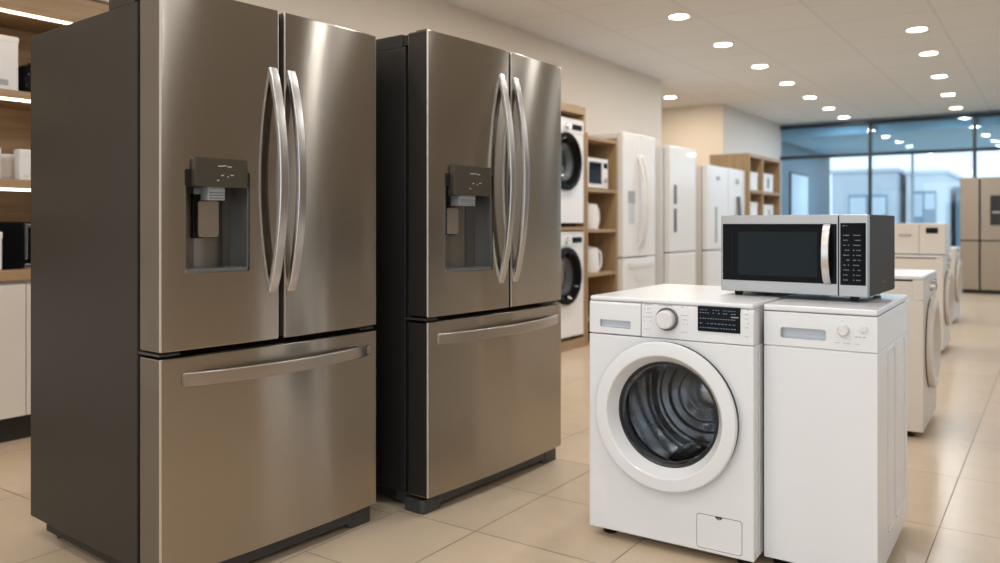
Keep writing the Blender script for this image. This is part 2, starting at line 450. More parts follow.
def big_fridge(label, loc, rot, W, D, t, zc, zt, zh, zg, zb, gl, gr, rec, panel, noz, pad, hL, hR, hz, dh, side_mat, edge_mat):
    T = thing('refrigerator', label, 'refrigerator', loc, rot)
    b = 0.016
    # case
    g = G().box(-W/2, W/2, t+0.014, t+D, zb, zc, 0.006)
    g.box(-W/2+0.03, W/2-0.03, t-0.001, t+0.02, zb+0.02, zc-0.02, m=1)      # magnetic door seals
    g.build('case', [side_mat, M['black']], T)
    # doors
    def door(u0, u1, cut, name='door'):
        return front_slab(W, b, u0, u1, t, zh, zt).build(name, [M['steel'], edge_mat, M['corner_glint']], T, cut=cut)
    G().box(gl+0.0005, gr-0.0005, 0.012, t+0.012, zh+0.004, zt-0.006).build('gap_darkener', M['black'], T)  # black strip added to darken the gap between the doors
    r0, r1, rz0, rz1 = rec
    dep = t*0.78
    ld = door(-W/2, gl, [G().prism(rrect(r0, r1, rz0, rz1, 0.006, 3), 1, -0.05, dep)])
    rd = door(gr, W/2, None)
    # ---- dispenser, all on the left door
    vf = bow(W, b, (r0+r1)/2)
    g = G()
    e = 0.004
    g.box(r0+0.0005, r1-0.0005, dep-e, dep+0.002, rz0, rz1)                               # back
    g.box(r1-e, r1+0.001, vf+0.006, dep, rz0, rz1, m=1)                                   # far cheek
    g.box(r0-0.001, r0+e, vf+0.006, dep, rz0, rz1, m=1)
    g.box(r0, r1, vf+0.006, dep, rz1-0.05, rz1, m=2)
    g.build('dispenser_recess', [M['rback'], M['recess'], M['black']], ld)
    G().prism(rrect(r0+0.001, r1-0.001, vf+0.002, dep, 0.004, 3), 2, rz0, rz0+0.012, 0.002).build('drip_tray', M['recess'], ld)
    # convex spout column behind the paddle
    c0 = r0 + (r1-r0)*0.62
    g = G().prism([(c0-0.05+0.10*k/10, dep-0.004-0.022*math.sin(PI*k/10)) for k in range(11)] + [(c0+0.05, dep), (c0-0.05, dep)], 2, rz0+0.012, rz1-0.05)
    g.build('water_column', M['rback'], ld)
    p0, p1, pz0, pz1 = panel
    g = G().prism(rrect(p0, p1, pz0, pz1, 0.006, 3), 1, vf-0.014, vf+0.02, 0.003)
    cx = (p0+p1)/2; ww = p1-p0; yy = vf-0.0147
    for (u, z, l) in ((0.42, 0.72, 0.05), (0.52, 0.74, 0.03), (0.60, 0.71, 0.04), (0.48, 0.40, 0.025), (0.66, 0.42, 0.03), (0.60, 0.36, 0.012), (0.40, 0.22, 0.02)):
        u0 = p0+u*ww; z0 = pz0+z*(pz1-pz0); g.box(u0, u0+l*ww*2, yy, vf-0.012, z0, z0+0.003, m=1)
    g.build('dispenser_panel', [M['gpanel'], M['icon']], ld)
    n0, n1, nz0, nz1 = noz
    g = G().prism([(n0, vf+0.0), (n1, vf+0.0), (n1-0.004, vf+0.05), (n0+0.004, vf+0.05)], 2, nz0, nz1, 0.003)
    for k in range(3): g.box(n0+0.003, n1-0.003, vf-0.0012, vf+0.002, nz0+0.005+k*0.008, nz0+0.008+k*0.008, m=1)
    g.build('nozzle', [M['greyp'], M['recess']], ld)
    a0, a1, az0, az1 = pad
    g = G().prism(rrect(a0, a1, az0, az1, 0.008, 3), 1, dep-0.036, dep-0.024, 0.003)
    g.box((a0+a1)/2-0.012, (a0+a1)/2+0.012, dep-0.026, dep, az0+0.03, az1, 0.002, m=1)
    g.box(a0-0.006, a1+0.004, dep-0.018, dep-0.001, az0-0.004, az1+0.02, 0.003, m=1)
    g.build('paddle', [M['hbar'], M['black']], ld)
    # ---- bowed door handles
    def vh(u, parent):
        z0, z1 = hz; n = 22; pts = []
        for k in range(n+1):
            q = k/n; v = bow(W, b, u) + 0.006 - 0.060*(math.sin(PI*q)**0.75)
            pts.append((u, v, z0+(z1-z0)*q))
        g = G().sweep(pts, rsec(0.0165, 0.010, 0.005), (1, 0, 0))
        for zz in (z0+0.022, z1-0.022): g.box(u-0.012, u+0.012, bow(W, b, u)-0.010, bow(W, b, u)+0.004, zz-0.014, zz+0.014, 0.003)
        return g.build('handle', M['handle'], parent)
    vh(hL, ld); vh(hR, rd)
    # ---- freezer drawer
    dr = front_slab(W, b, -W/2, W/2, t, zb, zg).build('drawer', [M['steel'], edge_mat, M['corner_glint']], T)
    u0, u1, z = dh; n = 24; pts = []
    for k in range(n+1):
        q = k/n; u = u0+(u1-u0)*q
        pts.append((u, bow(W, b, u) + 0.004 - 0.052*(math.sin(PI*q)**0.7), z))
    g = G().sweep(pts, rsec(0.0205, 0.008, 0.004), (0, 0, 1))
    for u in (u0+0.008, u1-0.008): g.box(u-0.014, u+0.014, bow(W, b, u)-0.01, bow(W, b, u)+0.004, z-0.016, z+0.016, 0.003)
    g.build('handle', M['hbar'], dr)
    # ---- hinges, plinth, feet
    zm = (zh+zg)/2
    for s in (-1, 1):
        G().box(min(s*(W/2-0.004), s*(W/2-0.07)), max(s*(W/2-0.004), s*(W/2-0.07)), 0.012, t+0.02, zm-0.004, zm+0.004, 0.001)\
            .box(s*(W/2-0.03)-0.02, s*(W/2-0.03)+0.02, 0.006, 0.014, zm-0.003, zm+0.003, 0.001).build('hinge', M['foot'], T)
    g = G().box(-W/2+0.001, W/2-0.001, t+0.03, t+0.19, zc-0.002, zc+0.05, 0.004)
    g.build('hinge_cover', side_mat, T)
    for s in (-1, 1):
        x = s*(W/2-0.035)
        G().box(x-0.03, x+0.03, t-0.03, t+0.031, zc+0.002, zt-0.004, 0.006).box(x-0.02, x+0.02, 0.02, t-0.028, zt-0.002, zt+0.008, 0.003).build('top_hinge', M['black'], T)
    G().box(-W/2+0.03, W/2-0.03, 0.028, t+0.1, 0.018, zb-0.006, 0.004).build('kick_plate', M['foot'], T)
    G().box(-W/2+0.02, W/2-0.02, t+0.09, t+D-0.08, 0.03, zb+0.002, 0.004).build('under_shade', M['black'], T)  # black block added to stand for the shade under the case
    for s in (-1, 1):
        x = s*(W/2-0.055)
        g = G().prism(rrect(x-0.055, x+0.055, 0.022, 0.13, 0.02, 4), 2, 0.0, zb-0.012, 0.006)
        g.build('foot', M['foot'], T)
        G().lathe([(0, 0), (0.020, 0), (0.022, 0.01), (0.014, 0.014), (0.014, zb), (0, zb)], (s*(W/2-0.07), t+D-0.10, 0), 2, 20).build('foot', M['black'], T)
    return T

big_fridge('large brushed steel french-door refrigerator at the left, nearest the camera, with dark grey side',
           (-2.094, 1.783, 0), 86.4, 0.843, 0.755, 0.115, 1.763, 1.793, 0.7275, 0.709, 0.069,
           -0.0219, -0.0022, (-0.3478, -0.1314, 0.954, 1.262), (-0.326, -0.146, 1.211, 1.298),
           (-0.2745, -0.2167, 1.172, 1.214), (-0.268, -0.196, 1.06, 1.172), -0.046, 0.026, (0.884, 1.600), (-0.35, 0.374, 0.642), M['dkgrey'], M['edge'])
big_fridge('second brushed steel french-door refrigerator, standing in the middle with shaded side coloured near-black',
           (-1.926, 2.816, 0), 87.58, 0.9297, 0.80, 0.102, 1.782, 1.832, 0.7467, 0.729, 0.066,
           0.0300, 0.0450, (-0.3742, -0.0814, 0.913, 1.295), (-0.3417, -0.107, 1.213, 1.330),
           (-0.2935, -0.1934, 1.172, 1.214), (-0.303, -0.232, 1.06, 1.165), -0.024, 0.076, (0.856, 1.722), (-0.41, 0.424, 0.662), M['charcoal'], M['edge_shaded'])  # charcoal side and dark door edges carry shade in their colour

# ================================================================== washing machines
def porthole(T, body_mats, c, R=0.249, glassR=0.174, ring=None, deep=0.36, seg=56, drum=True, sm=0.020):
    u, z = c
    ring = ring or M['white']
    C = (u, 0, z)
    k = R/0.249
    d = G().lathe([(0.200*k, 0.004), (0.2475*k, 0.004), (0.2475*k, -sm), (0.200*k, -sm)], C, 1, seg, m=1, close=True)  # black collar stands in for the shadow gap behind the ring
    d.lathe([(0.246*k, -sm+0.002), (0.2495*k, -sm-0.002), (0.2485*k, -0.027), (0.2455*k, -0.0315), (0.241*k, -0.0335), (0.206*k, -0.0345), (0.202*k, -0.0325),
             (glassR+0.005, 0.010), (glassR+0.004, 0.013), (glassR+0.002, 0.016), (0.200*k, 0.004)], C, 1, seg, close=True)
    dr = d.build('door', [ring, M['black']], T, ang=24)
    G().lathe([(glassR+0.005, 0.013), (glassR-0.001, 0.010), (glassR-0.006, 0.016), (glassR-0.006, 0.022), (glassR+0.005, 0.020)], C, 1, seg, close=True).build('rim', M['charcoal'], dr)
    q = glassR-0.005
    prof = [(q, 0.018), (q*0.96, 0.045), (q*0.90, 0.065), (q*0.75, 0.076), (q*0.4, 0.082), (0, 0.083)]
    G().lathe(prof, C, 1, seg).build('glass', M['port'], dr)
    if drum:
        G().lathe([(0.172, 0.022), (0.186, 0.04), (0.180, 0.062), (0.196, 0.082), (0.190, 0.10), (0.203, 0.11)], C, 1, seg).build('gasket', M['gasket'], T)
        g = G().lathe([(0.186, 0.112), (0.200, 0.118), (0.2025, 0.14), (0.2025, deep)], C, 1, seg)
        g.lathe([(0.2025, deep), (0.19, deep+0.02), (0.12, deep+0.03), (0.05, deep+0.012), (0, deep+0.01)], C, 1, seg, m=1)
        for r in (0.06, 0.10, 0.14, 0.175):
            g.lathe([(r-0.004, deep+0.022), (r, deep+0.008), (r+0.004, deep+0.022)], C, 1, seg, m=1)
        g.lathe([(0.185, 0.112), (0.190, 0.105), (0.197, 0.112)], C, 1, seg)
        dm = g.build('drum', [M['drum'], M['drumback']], T)
        for a in (20, 140, 262):
            a = math.radians(a); ca, sa = math.cos(a), math.sin(a)
            g = G()
            t = bmesh.new()
            secs = []
            for (v, hgt) in ((0.135, 0.006), (0.20, 0.045), (deep-0.03, 0.042), (deep, 0.014)):
                row = []
                for (w, rr) in ((-0.03, 0.203), (-0.012, 0.203-hgt*0.85), (0.0, 0.203-hgt), (0.012, 0.203-hgt*0.85), (0.03, 0.203)):
                    row.append(t.verts.new((u + ca*rr - sa*w, v, z + sa*rr + ca*w)))
                secs.append(row)
            for A, B in zip(secs, secs[1:]):
                for j in range(4): t.faces.new((A[j], A[j+1], B[j+1], B[j]))
            t.faces.new(secs[0]); t.faces.new(secs[-1][::-1])
            g._add(t, 0); g.build('lifter', M['drum'], dm)
    else:
        G().lathe([(glassR+0.02, 0.10), (0.1, 0.14), (0, 0.15)], C, 1, seg).build('drum', M['charcoal'], T)
    return dr

def dashes(g, u0, u1, z, v, n, m=1, h=0.0022, jit=0.35):
    """a line of small printed marks"""
    w = (u1-u0)/n
    for k in range(n):
        if random.random() < 0.12: continue
        a = u0 + k*w; g.box(a, a + w*(0.45+jit*random.random()), v-0.0006, v+0.001, z, z+h, m=m)

def body_plan(W, D, grooves):
    p = [(-W/2, 0.0)]
    L = [(-W/2, 0.0)]
    for y in grooves: L += [(-W/2, y-0.006), (-W/2+0.006, y-0.003), (-W/2+0.006, y+0.003), (-W/2, y+0.006)]
    L.append((-W/2, D))
    Rr = [(-x, y) for x, y in L][::-1]
    return L + Rr

def feet(T, W, D, zb, inset=0.05):
    for sx in (-1, 1):
        for y in (inset+0.02, D-inset):
            G().lathe([(0, 0), (0.024, 0), (0.026, 0.006), (0.018, 0.012), (0.012, 0.014), (0.012, zb+0.003), (0, zb+0.003)], (sx*(W/2-inset), y, 0), 2, 20).build('foot', M['black'], T)

W1, D1 = 0.5812, 0.69
T = thing('washing_machine', 'white front-loading washing machine with open view of steel drum, in the foreground', 'washing machine', (-1.076, 2.552, 0), 0.82)
zt, zp, zb = 0.8465, 0.713, 0.032
pc = (-0.004, 0.459)
cutter = G().lathe([(0, -0.05), (0.206, -0.05), (0.206, 0.46), (0, 0.46)], (pc[0], 0, pc[1]), 1, 56)
G().prism(body_plan(W1, D1, (0.035, 0.062, 0.089)), 2, zb, zp, 0.003, 1, ang=1.2).box(-W1/2+0.004, W1/2-0.004, 0.03, D1-0.004, zp-0.01, zt-0.016).build('body', [M['white']], T, cut=[cutter], ang=12)
# fascia, drawer, dial and display
prof = [(0.0, zp+0.0025), (0.0, zt-0.030), (0.005, zt-0.0165), (0.06, zt-0.0165), (0.06, zp+0.0025)]
g = G().prism(prof, 0, -0.0915, W1/2-0.001, 0.002, 1)
for i, z in enumerate((0.826, 0.812, 0.798, 0.784, 0.770, 0.742)):
    dashes(g, -0.082, -0.048, z, 0, 5)
    if i not in (1,): dashes(g, 0.050, 0.076, z-0.002, 0, 4)
    dashes(g, 0.262, 0.276, z, 0, 2)
dashes(g, -0.03, 0.03, 0.826, 0, 7)
G_panel = g.build('control_panel', [M['white'], M['print']], T)
prof2 = [(-0.001, zp+0.004), (-0.001, zt-0.030), (0.004, zt-0.0175), (0.06, zt-0.0175), (0.06, zp+0.004)]
d = G().prism(prof2, 0, -W1/2+0.001, -0.0935, 0.002, 1).build('detergent_drawer', [M['white']], T,
        cut=[G().prism(rrect(-0.2486, -0.131, 0.739, 0.7655, 0.004, 3), 1, -0.05, 0.02)])
G().box(-0.2480, -0.1316, 0.014, 0.022, 0.7395, 0.765).build('finger_slot', M['slot'], d)
kn = G().lathe([(0, -0.034), (0.026, -0.034), (0.030, -0.031), (0.0315, -0.006), (0.033, -0.004), (0.033, 0.004), (0, 0.004)], (0.002, 0, 0.7815), 1, 40)
kn.lathe([(0.033, 0.001), (0.0385, 0.001), (0.0385, -0.009), (0.033, -0.009)], (0.002, 0, 0.7815), 1, 40, m=1, close=True)
kn.build('dial', [M['white2'], M['gasket']], T)
g = G().prism(rrect(0.1075, 0.2475, 0.7505, 0.8325, 0.003, 3), 1, -0.0025, 0.006, 0.001)
for i, z in enumerate((0.820, 0.810, 0.792, 0.776, 0.762)):
    dashes(g, 0.115, 0.235, z, -0.0027, 14 if i != 3 else 10, m=1, h=0.0022 if i else 0.0014)
g.box(0.218, 0.242, -0.0033, -0.002, 0.8, 0.803, m=2)
g.build('display', [M['scrn'], M['lcd'], M['print']], T)
G().prism(rrect(-W1/2, W1/2, 0.0, D1, 0.012, 4), 2, zt-0.016, zt, 0.006, 3).build('top_panel', M['white'], T)
porthole(T, None, pc)
g = G().prism(rrect(0.103, 0.2535, 0.043, 0.1545, 0.010, 4), 1, -0.0003, 0.004, 0, m=1)
g.prism(rrect(0.1045, 0.252, 0.0445, 0.153, 0.009, 4), 1, -0.0012, 0.004, 0.0006)
g.prism([(0.178+0.0115*math.cos(a), 0.1535+0.0085*math.sin(a)) for a in [PI+PI*k/10 for k in range(11)]], 1, -0.003, 0.003, m=2)
g.box(0.172, 0.184, -0.0035, 0, 0.1475, 0.150, m=3)
g.build('filter_flap', [M['white'], M['seam'], M['black'], M['print']], T)
feet(T, W1, D1, zb)

# ---- slim machine beside it
W2, D2 = 0.3371, 0.6364
T = thing('slim_washing_machine', 'narrow white top-lid machine standing right of the round-door washer, under the microwave', 'washing machine', (-0.608, 2.63, 0), 0.69)
zt, zb = 0.8425, 0.030
g = G().box(-W2/2, W2/2, 0, D2, zb, 0.7105, 0.004)
g.box(-W2/2+0.003, W2/2-0.003, 0.006, D2-0.004, 0.70, 0.72)
x = W2/2
for (a, b_) in ((0.185, 0.325), (0.35, 0.56)):       # raised beads on the side panels
    for s in (-1, 1):
        loop = rrect(a, b_, 0.115, 0.765-0.06 if False else 0.70, 0.03, 5)
        g.sweep([(s*x, p[0], p[1]) for p in loop], ell(0.003, 0.0045, 8), (1, 0, 0), closed=True)
g.build('body', [M['white']], T)
g = G().box(-W2/2, W2/2, 0, D2, 0.7125, 0.8215, 0.004)
for (u0, u1, z) in ((0.045, 0.062, 0.735), (0.072, 0.092, 0.735), (0.10, 0.125, 0.735), (0.104, 0.15, 0.757), (0.066, 0.071, 0.803)):
    dashes(g, u0, u1, z, 0.0, 4)
panel2 = g.build('control_panel', [M['white'], M['print']], T, cut=[G().prism(rrect(-0.1165, 0.0215, 0.7385, 0.773, 0.008, 4), 1, -0.05, 0.03)])
G().prism(rrect(-0.116, 0.021, 0.739, 0.7725, 0.008, 4), 1, 0.022, 0.032).build('finger_slot', M['slot'], panel2)
g = G().lathe([(0, -0.016), (0.014, -0.016), (0.0165, -0.013), (0.018, 0.002), (0, 0.002)], (0.0725, 0, 0.776), 1, 32)
g.box(0.0555, 0.0615, -0.0172, -0.012, 0.7795, 0.7805, m=1); g.build('dial', [M['white2'], M['print']], T)
G().prism(rrect(0.119, 0.139, 0.774, 0.7935, 0.005, 4), 1, -0.006, 0.002, 0.002).build('button', M['white2'], T)
G().box(-W2/2, W2/2, -0.001, D2, 0.8235, zt, 0.005, 3).build('lid', M['white'], T)
feet(T, W2, D2, zb, 0.04)

# ================================================================== microwave on top
W3, D3 = 0.4932, 0.4185
mb = 0.8455
T = thing('microwave_oven', 'steel and black microwave oven with curved handle, standing on the two foreground washers', 'microwave', (-0.749, 2.842, mb), -2.28)
z0, z1 = 0.0165, 1.1312-mb
def Z(v): return v-mb
g = G().box(-W3/2, W3/2, 0.028, D3, z0, z1, 0.004)
for k in range(3): g.box(W3/2-0.001, W3/2+0.0008, 0.225, 0.248, Z(0.9)+k*0.004, Z(0.9)+k*0.004+0.0014, m=1 if k == 0 else 0)
g.build('case', [M['oven'], M['icon']], T)
d = G()
d.box(-W3/2, 0.1545, 0.0, 0.027, z0, z1, 0.003)
d = d.build('door', [M['osteel']], T)
g = G().prism(rrect(-0.2395, 0.1505, Z(0.901), Z(1.1005), 0.002, 2), 1, -0.0015, 0.004, 0.0008)
dg_ = g.build('door_glass', M['blackgl'], d)
g = G().prism(rrect(-0.182, 0.089, Z(0.921), Z(1.073), 0.003, 2), 1, -0.0022, 0.0, 0.0004)
g.prism(rrect(-0.206, -0.204, Z(0.921), Z(1.073), 0.0008, 1), 1, -0.002, 0.0, m=0)
g.build('viewing_window', M['mesh'], d)
n = 20; pts = []
for k in range(n+1):
    q = k/n; pts.append((0.1215, 0.002-0.036*(math.sin(PI*q)**0.6), Z(0.9035)+(Z(1.1)-Z(0.9035))*q))
G().sweep(pts, rsec(0.0125, 0.006, 0.003), (1, 0, 0)).build('handle', M['handle'], d)
d = G().box(0.1565, W3/2, 0.0, 0.027, z0, z1, 0.003).build('control_panel', [M['osteel']], T)
g = G().prism(rrect(0.1615, 0.2405, Z(0.8995), Z(1.1035), 0.002, 2), 1, -0.0015, 0.004, 0.0008)
for k in range(10):
    z = Z(0.915)+k*0.0163
    dashes(g, 0.1715, 0.1915, z, -0.0017, 4, h=0.0028); dashes(g, 0.202, 0.226, z, -0.0017, 5, h=0.0028)
dashes(g, 0.169, 0.190, Z(1.093), -0.0017, 5, h=0.003)
g.build('keypad', [M['blackgl'], M['lcd']], d)
for sx in (-1, 1):
    for y in (0.045, D3-0.05):
        G().lathe([(0, 0), (0.011, 0), (0.014, 0.006), (0.017, 0.0185), (0, 0.0185)], (sx*(W3/2-0.05), y, 0), 2, 18).build('foot', M['black'], T)

# ================================================================== row of front-loaders along the aisle
def aisle_washer(label, loc, rot, W, D, H, body, ring=None, pz=0.455, R=0.24, dark=False, group=None):
    T = thing('washing_machine', label, 'washing machine', loc, rot, group)
    zb = 0.033; zp = H-0.125
    cut = G().lathe([(0, -0.05), (R*0.8, -0.05), (R*0.8, 0.3), (0, 0.3)], (0, 0, pz), 1, 40)
    G().box(-W/2, W/2, 0, D, zb, zp-0.001, 0.004).box(-W/2+0.004, W/2-0.004, 0.01, D-0.01, zp-0.01, H-0.03).build('body', [body], T, cut=[cut])
    g = G().box(-W/2, W/2, -0.002, 0.05, zp+0.001, H-0.022, 0.003)
    g.build('control_panel', [body], T)
    G().prism(rrect(-W/2+0.03, -W/2+0.2, zp+0.035, H-0.045, 0.004, 3), 1, -0.006, 0.002, 0.002).build('detergent_drawer', M['white2'], T)
    G().prism(rrect(W*0.18, W*0.44, zp+0.03, H-0.045, 0.004, 3), 1, -0.006, 0.002, 0.001).build('display', M['scrn'], T)
    G().lathe([(0, -0.03), (0.024, -0.03), (0.028, -0.026), (0.03, 0.002), (0, 0.002)], (0.02, 0, zp+0.055), 1, 28).build('dial', M['chrome'], T)
    G().box(-W/2, W/2, -0.002, D, H-0.021, H, 0.006, 3).build('top_panel', M['white2'], T)
    porthole(T, None, (0, pz), R=R, glassR=R*0.66, ring=ring or body, seg=40, drum=False, sm=0.005)
    feet(T, W, D, zb)
    return T
r1 = aisle_washer('white front-loading washer in the aisle, directly behind the narrow machine', (-0.566-0.0, 4.63+0.324, 0), 91.0, 0.648, 0.62, 0.834, M['cream'])  # cream body puts the warm light on white enamel into the colour
copy_thing(r1, (-0.79, 8.06, 0), 90.5, 'second white front-loading washer along the aisle, with the compact appliance on top')
copy_thing(r1, (-0.93, 10.52, 0), 90.0, 'third and farthest white front-loading washer along the aisle, before the beige refrigerator')
# compact appliance on the second washer
T = thing('countertop_dishwasher', 'cream compact appliance with a drawer handle and dark display, on the second aisle washer', 'small appliance', (-0.99, 7.80, 0.834), 0)
G().box(-0.212, 0.212, 0.012, 0.40, 0.006, 0.272, 0.006).build('case', M['cream'], T)
d = G().box(-0.212, 0.012, 0, 0.013, 0.008, 0.27, 0.003).build('drawer', [M['cream']], T)
G().box(-0.145, -0.045, -0.016, 0.002, 0.165, 0.178, 0.003).build('handle', M['print'], d)
d = G().box(0.015, 0.212, 0, 0.013, 0.008, 0.27, 0.003).build('control_door', [M['cream']], T)
G().prism(rrect(0.065, 0.158, 0.185, 0.235, 0.006, 3), 1, -0.003, 0.004, 0.001).build('display', M['scrn'], d)
for sx in (-1, 1):
    for y in (0.05, 0.34): G().lathe([(0, 0), (0.014, 0), (0.014, 0.008), (0, 0.008)], (sx*0.18, y, 0), 2, 14).build('foot', M['black'], T)

# ================================================================== stacked washers in an oak tower
FX = -3.50
T = thing('oak_tower', 'tall oak surround holding two stacked washers beside the steel refrigerator', 'cabinet', (FX, 6.08, 0), 90)
hw = 0.375
for s in (-1, 1):
    a, b = sorted((s*hw, s*(hw-0.03)))
    G().box(a, b, 0, 0.76, 0, 2.15, 0.002).build('side_panel', M['woodv'], T)
G().box(-hw+0.03, hw-0.03, 0.0, 0.76, 2.08, 2.15, 0.002).build('top_panel', M['woodv'], T)
G().box(-hw+0.03, hw-0.03, 0.0, 0.76, 1.045, 1.075, 0.002).build('shelf', M['wood'], T)
G().box(-hw+0.03, hw-0.03, 0.0, 0.76, 0.0, 0.085, 0.002).build('plinth', M['wood'], T)
G().box(-hw+0.03, hw-0.03, 0.745, 0.76, 0.085, 2.08).build('back_panel', M['woodv'], T)
s1 = aisle_washer('white washer with black porthole, lower of the two stacked in the oak surround', (FX+0.01, 6.07, 0.085), 90, 0.66, 0.62, 0.945, M['white'], ring=M['blackgl'], pz=0.565, R=0.25, group='stacked washers')
copy_thing(s1, (FX+0.01, 6.07, 1.075), 90, 'white washer with black porthole, upper of the two stacked in the oak surround')

# ---- open oak shelf with microwave and jugs
T = thing('oak_bookcase', 'open oak shelving unit with a microwave and two jugs, left of the white refrigerators', 'shelf', (FX, 6.785, 0), 90)
hw = 0.315
for s in (-1, 1):
    a, b = sorted((s*hw, s*(hw-0.03)))
    G().box(a, b, 0, 0.5, 0, 1.93, 0.002).build('side_panel', M['woodv'], T)
for z in (0.02, 0.24, 0.647, 1.052, 1.425, 1.90):
    G().box(-hw+0.03, hw-0.03, 0.0, 0.49, z-0.03 if z > 0.1 else 0, z, 0.002).build('shelf', M['wood'], T)
G().box(-hw+0.03, hw-0.03, 0.485, 0.5, 0.02, 1.87).build('back_panel', M['woodv'], T)
T = thing('small_microwave', 'small white microwave with a black window on the oak shelving unit', 'microwave', (FX-0.03, 6.745, 1.425), 90)
G().box(-0.21, 0.21, 0.012, 0.32, 0.008, 0.29, 0.008).build('case', M['white'], T)
d = G().box(-0.21, 0.10, 0.0, 0.013, 0.01, 0.288, 0.003).build('door', [M['white2']], T)
G().prism(rrect(-0.17, 0.075, 0.05, 0.25, 0.006, 3), 1, -0.003, 0.002).build('door_glass', M['blackgl'], d)
d = G().box(0.103, 0.21, 0.0, 0.013, 0.01, 0.288, 0.003).build('control_panel', [M['white2']], T)
G().lathe([(0, -0.018), (0.022, -0.018), (0.026, 0.002), (0, 0.002)], (0.157, 0, 0.09), 1, 20).build('dial', M['print'], d)
G().prism(rrect(0.12, 0.195, 0.2, 0.25, 0.004, 2), 1, -0.002, 0.003).build('display', M['scrn'], d)
for sx in (-1, 1):
    for y in (0.05, 0.26): G().lathe([(0, 0), (0.012, 0), (0.012, 0.01), (0, 0.01)], (sx*0.17, y, 0), 2, 12).build('foot', M['black'], T)
T = thing('white_jug', 'white lidded jug with side handle on the oak shelf just below the small microwave', 'jug', (FX-0.095, 6.68, 1.052), 90, 'white jugs')
G().lathe([(0, 0), (0.09, 0), (0.096, 0.012), (0.095, 0.12), (0.088, 0.212), (0.084, 0.217), (0, 0.217)], (0, 0, 0), 2, 36).build('body', M['white'], T)
G().lathe([(0.086, 0.216), (0.084, 0.229), (0.05, 0.236), (0.014, 0.238), (0.014, 0.25), (0, 0.252)], (0, 0, 0), 2, 36).build('lid', M['white2'], T)
pts = [(0.08, 0, 0.20), (0.14, 0, 0.206), (0.182, 0, 0.19), (0.200, 0, 0.15), (0.200, 0, 0.09), (0.185, 0, 0.045), (0.15, 0, 0.025), (0.085, 0, 0.03)]
G().sweep(pts, rsec(0.014, 0.012, 0.005), (0, 1, 0)).build('handle', M['white2'], T)
G().prism([(-0.082, 0.205), (-0.118, 0.205), (-0.105, 0.16), (-0.085, 0.15)], 1, -0.02, 0.02, 0.004).build('spout', M['white2'], T)
copy_thing(T, (FX-0.10, 6.70, 0.647), 84, 'white lidded jug with side handle on the lower oak shelf, under the other jug')

# ================================================================== white refrigerators along the wall
def white_fridge(label, y0, y1, H, zg, style, D=0.80, x=-3.45, body=None):
    W = y1-y0
    T = thing('white_refrigerator', label, 'refrigerator', (x, (y0+y1)/2, 0), 90)
    t = 0.07; bm_ = body or M['white']
    G().box(-W/2+0.002, W/2-0.002, t+0.008, D, 0.05, H-0.012, 0.008).build('case', bm_, T)
    G().box(-W/2+0.02, W/2-0.02, 0.05, D-0.05, 0.0, 0.052).build('kick_plate', M['foot'], T)
    dr = G().box(-W/2, W/2, 0, t, 0.06, zg-0.008, 0.01, 3).build('drawer', [M['white']], T)
    if style == 'french':
        for s in (-1, 1):
            a, b = sorted((s*0.003, s*W/2))
            d = G().box(a, b, 0, t, zg+0.008, H, 0.01, 3).build('door', [M['white']], T)
            pts = [(s*0.05+0.01, 0.002-0.07*(math.sin(PI*k/16)**0.7), 0.86+0.93*k/16) for k in range(17)]
            G().sweep(pts, rsec(0.019, 0.012, 0.006), (1, 0, 0)).build('handle', M['white2'], d)
            if s < 0:
                G().prism(rrect(-0.275, -0.125, 1.30, 1.425, 0.01, 3), 1, -0.004, 0.004, 0.001).build('dispenser_panel', M['greyp'], d)
                G().prism(rrect(-0.265, -0.135, 1.10, 1.292, 0.01, 3), 1, -0.002, 0.004, 0.001).build('dispenser_recess', M['slot'], d)
        pts = [(-0.27+0.56*k/16, 0.002-0.05*(math.sin(PI*k/16)**0.6), 0.70) for k in range(17)]
        G().sweep(pts, rsec(0.022, 0.010, 0.005), (0, 0, 1)).build('handle', M['white2'], dr)
    else:
        d = G().box(-W/2, W/2, 0, t, zg+0.008, H, 0.01, 3).build('door', [M['white']], T)
        if style == 'slots':
            u = -W*0.31
            for (a, b) in ((1.01, 1.27), (1.32, 1.53)):
                G().prism(rrect(u-0.035, u+0.035, a, b, 0.01, 3), 1, -0.005, 0.004, 0.002).build('handle', M['dim'], d)
        if style == 'badge':
            G().prism(rrect(-0.07, 0.06, 1.64, 1.69, 0.006, 3), 1, -0.003, 0.004).build('badge', M['greyp'], d)
            G().prism(rrect(-0.11, -0.04, 0.87, 1.31, 0.012, 3), 1, -0.005, 0.004, 0.002).build('handle', M['greyp'], d)
        if style == 'dark':
            G().prism(rrect(-0.07, 0.06, 1.62, 1.69, 0.006, 3), 1, -0.003, 0.004).build('badge', M['greyp'], d)
            pts = [(0.02-0.05*(k/12)**2 + 0.0, -0.012-0.02*math.sin(PI*k/12), 1.46-0.58*k/12) for k in range(13)]
            G().sweep(pts, rsec(0.042, 0.012, 0.006), (1, 0, 0)).build('handle', M['dim'], d)
    return T
white_fridge('white french-door refrigerator with two curved white handles, nearest of the white ones', 7.125, 7.885, 2.0, 0.77, 'french')
white_fridge('white refrigerator with two dark slot handles in its single door', 8.27, 9.04, 1.955, 0.785, 'slots')
white_fridge('white refrigerator with side coloured for warm shade and a slim grey handle, third along the wall', 9.42, 10.15, 1.815, 0.78, 'badge', body=M['cream'])  # cream case puts the warm shade on its side into the colour
white_fridge('white refrigerator with a dark curved handle, beside the far oak shelf', 10.19, 10.84, 1.817, 0.78, 'dark')

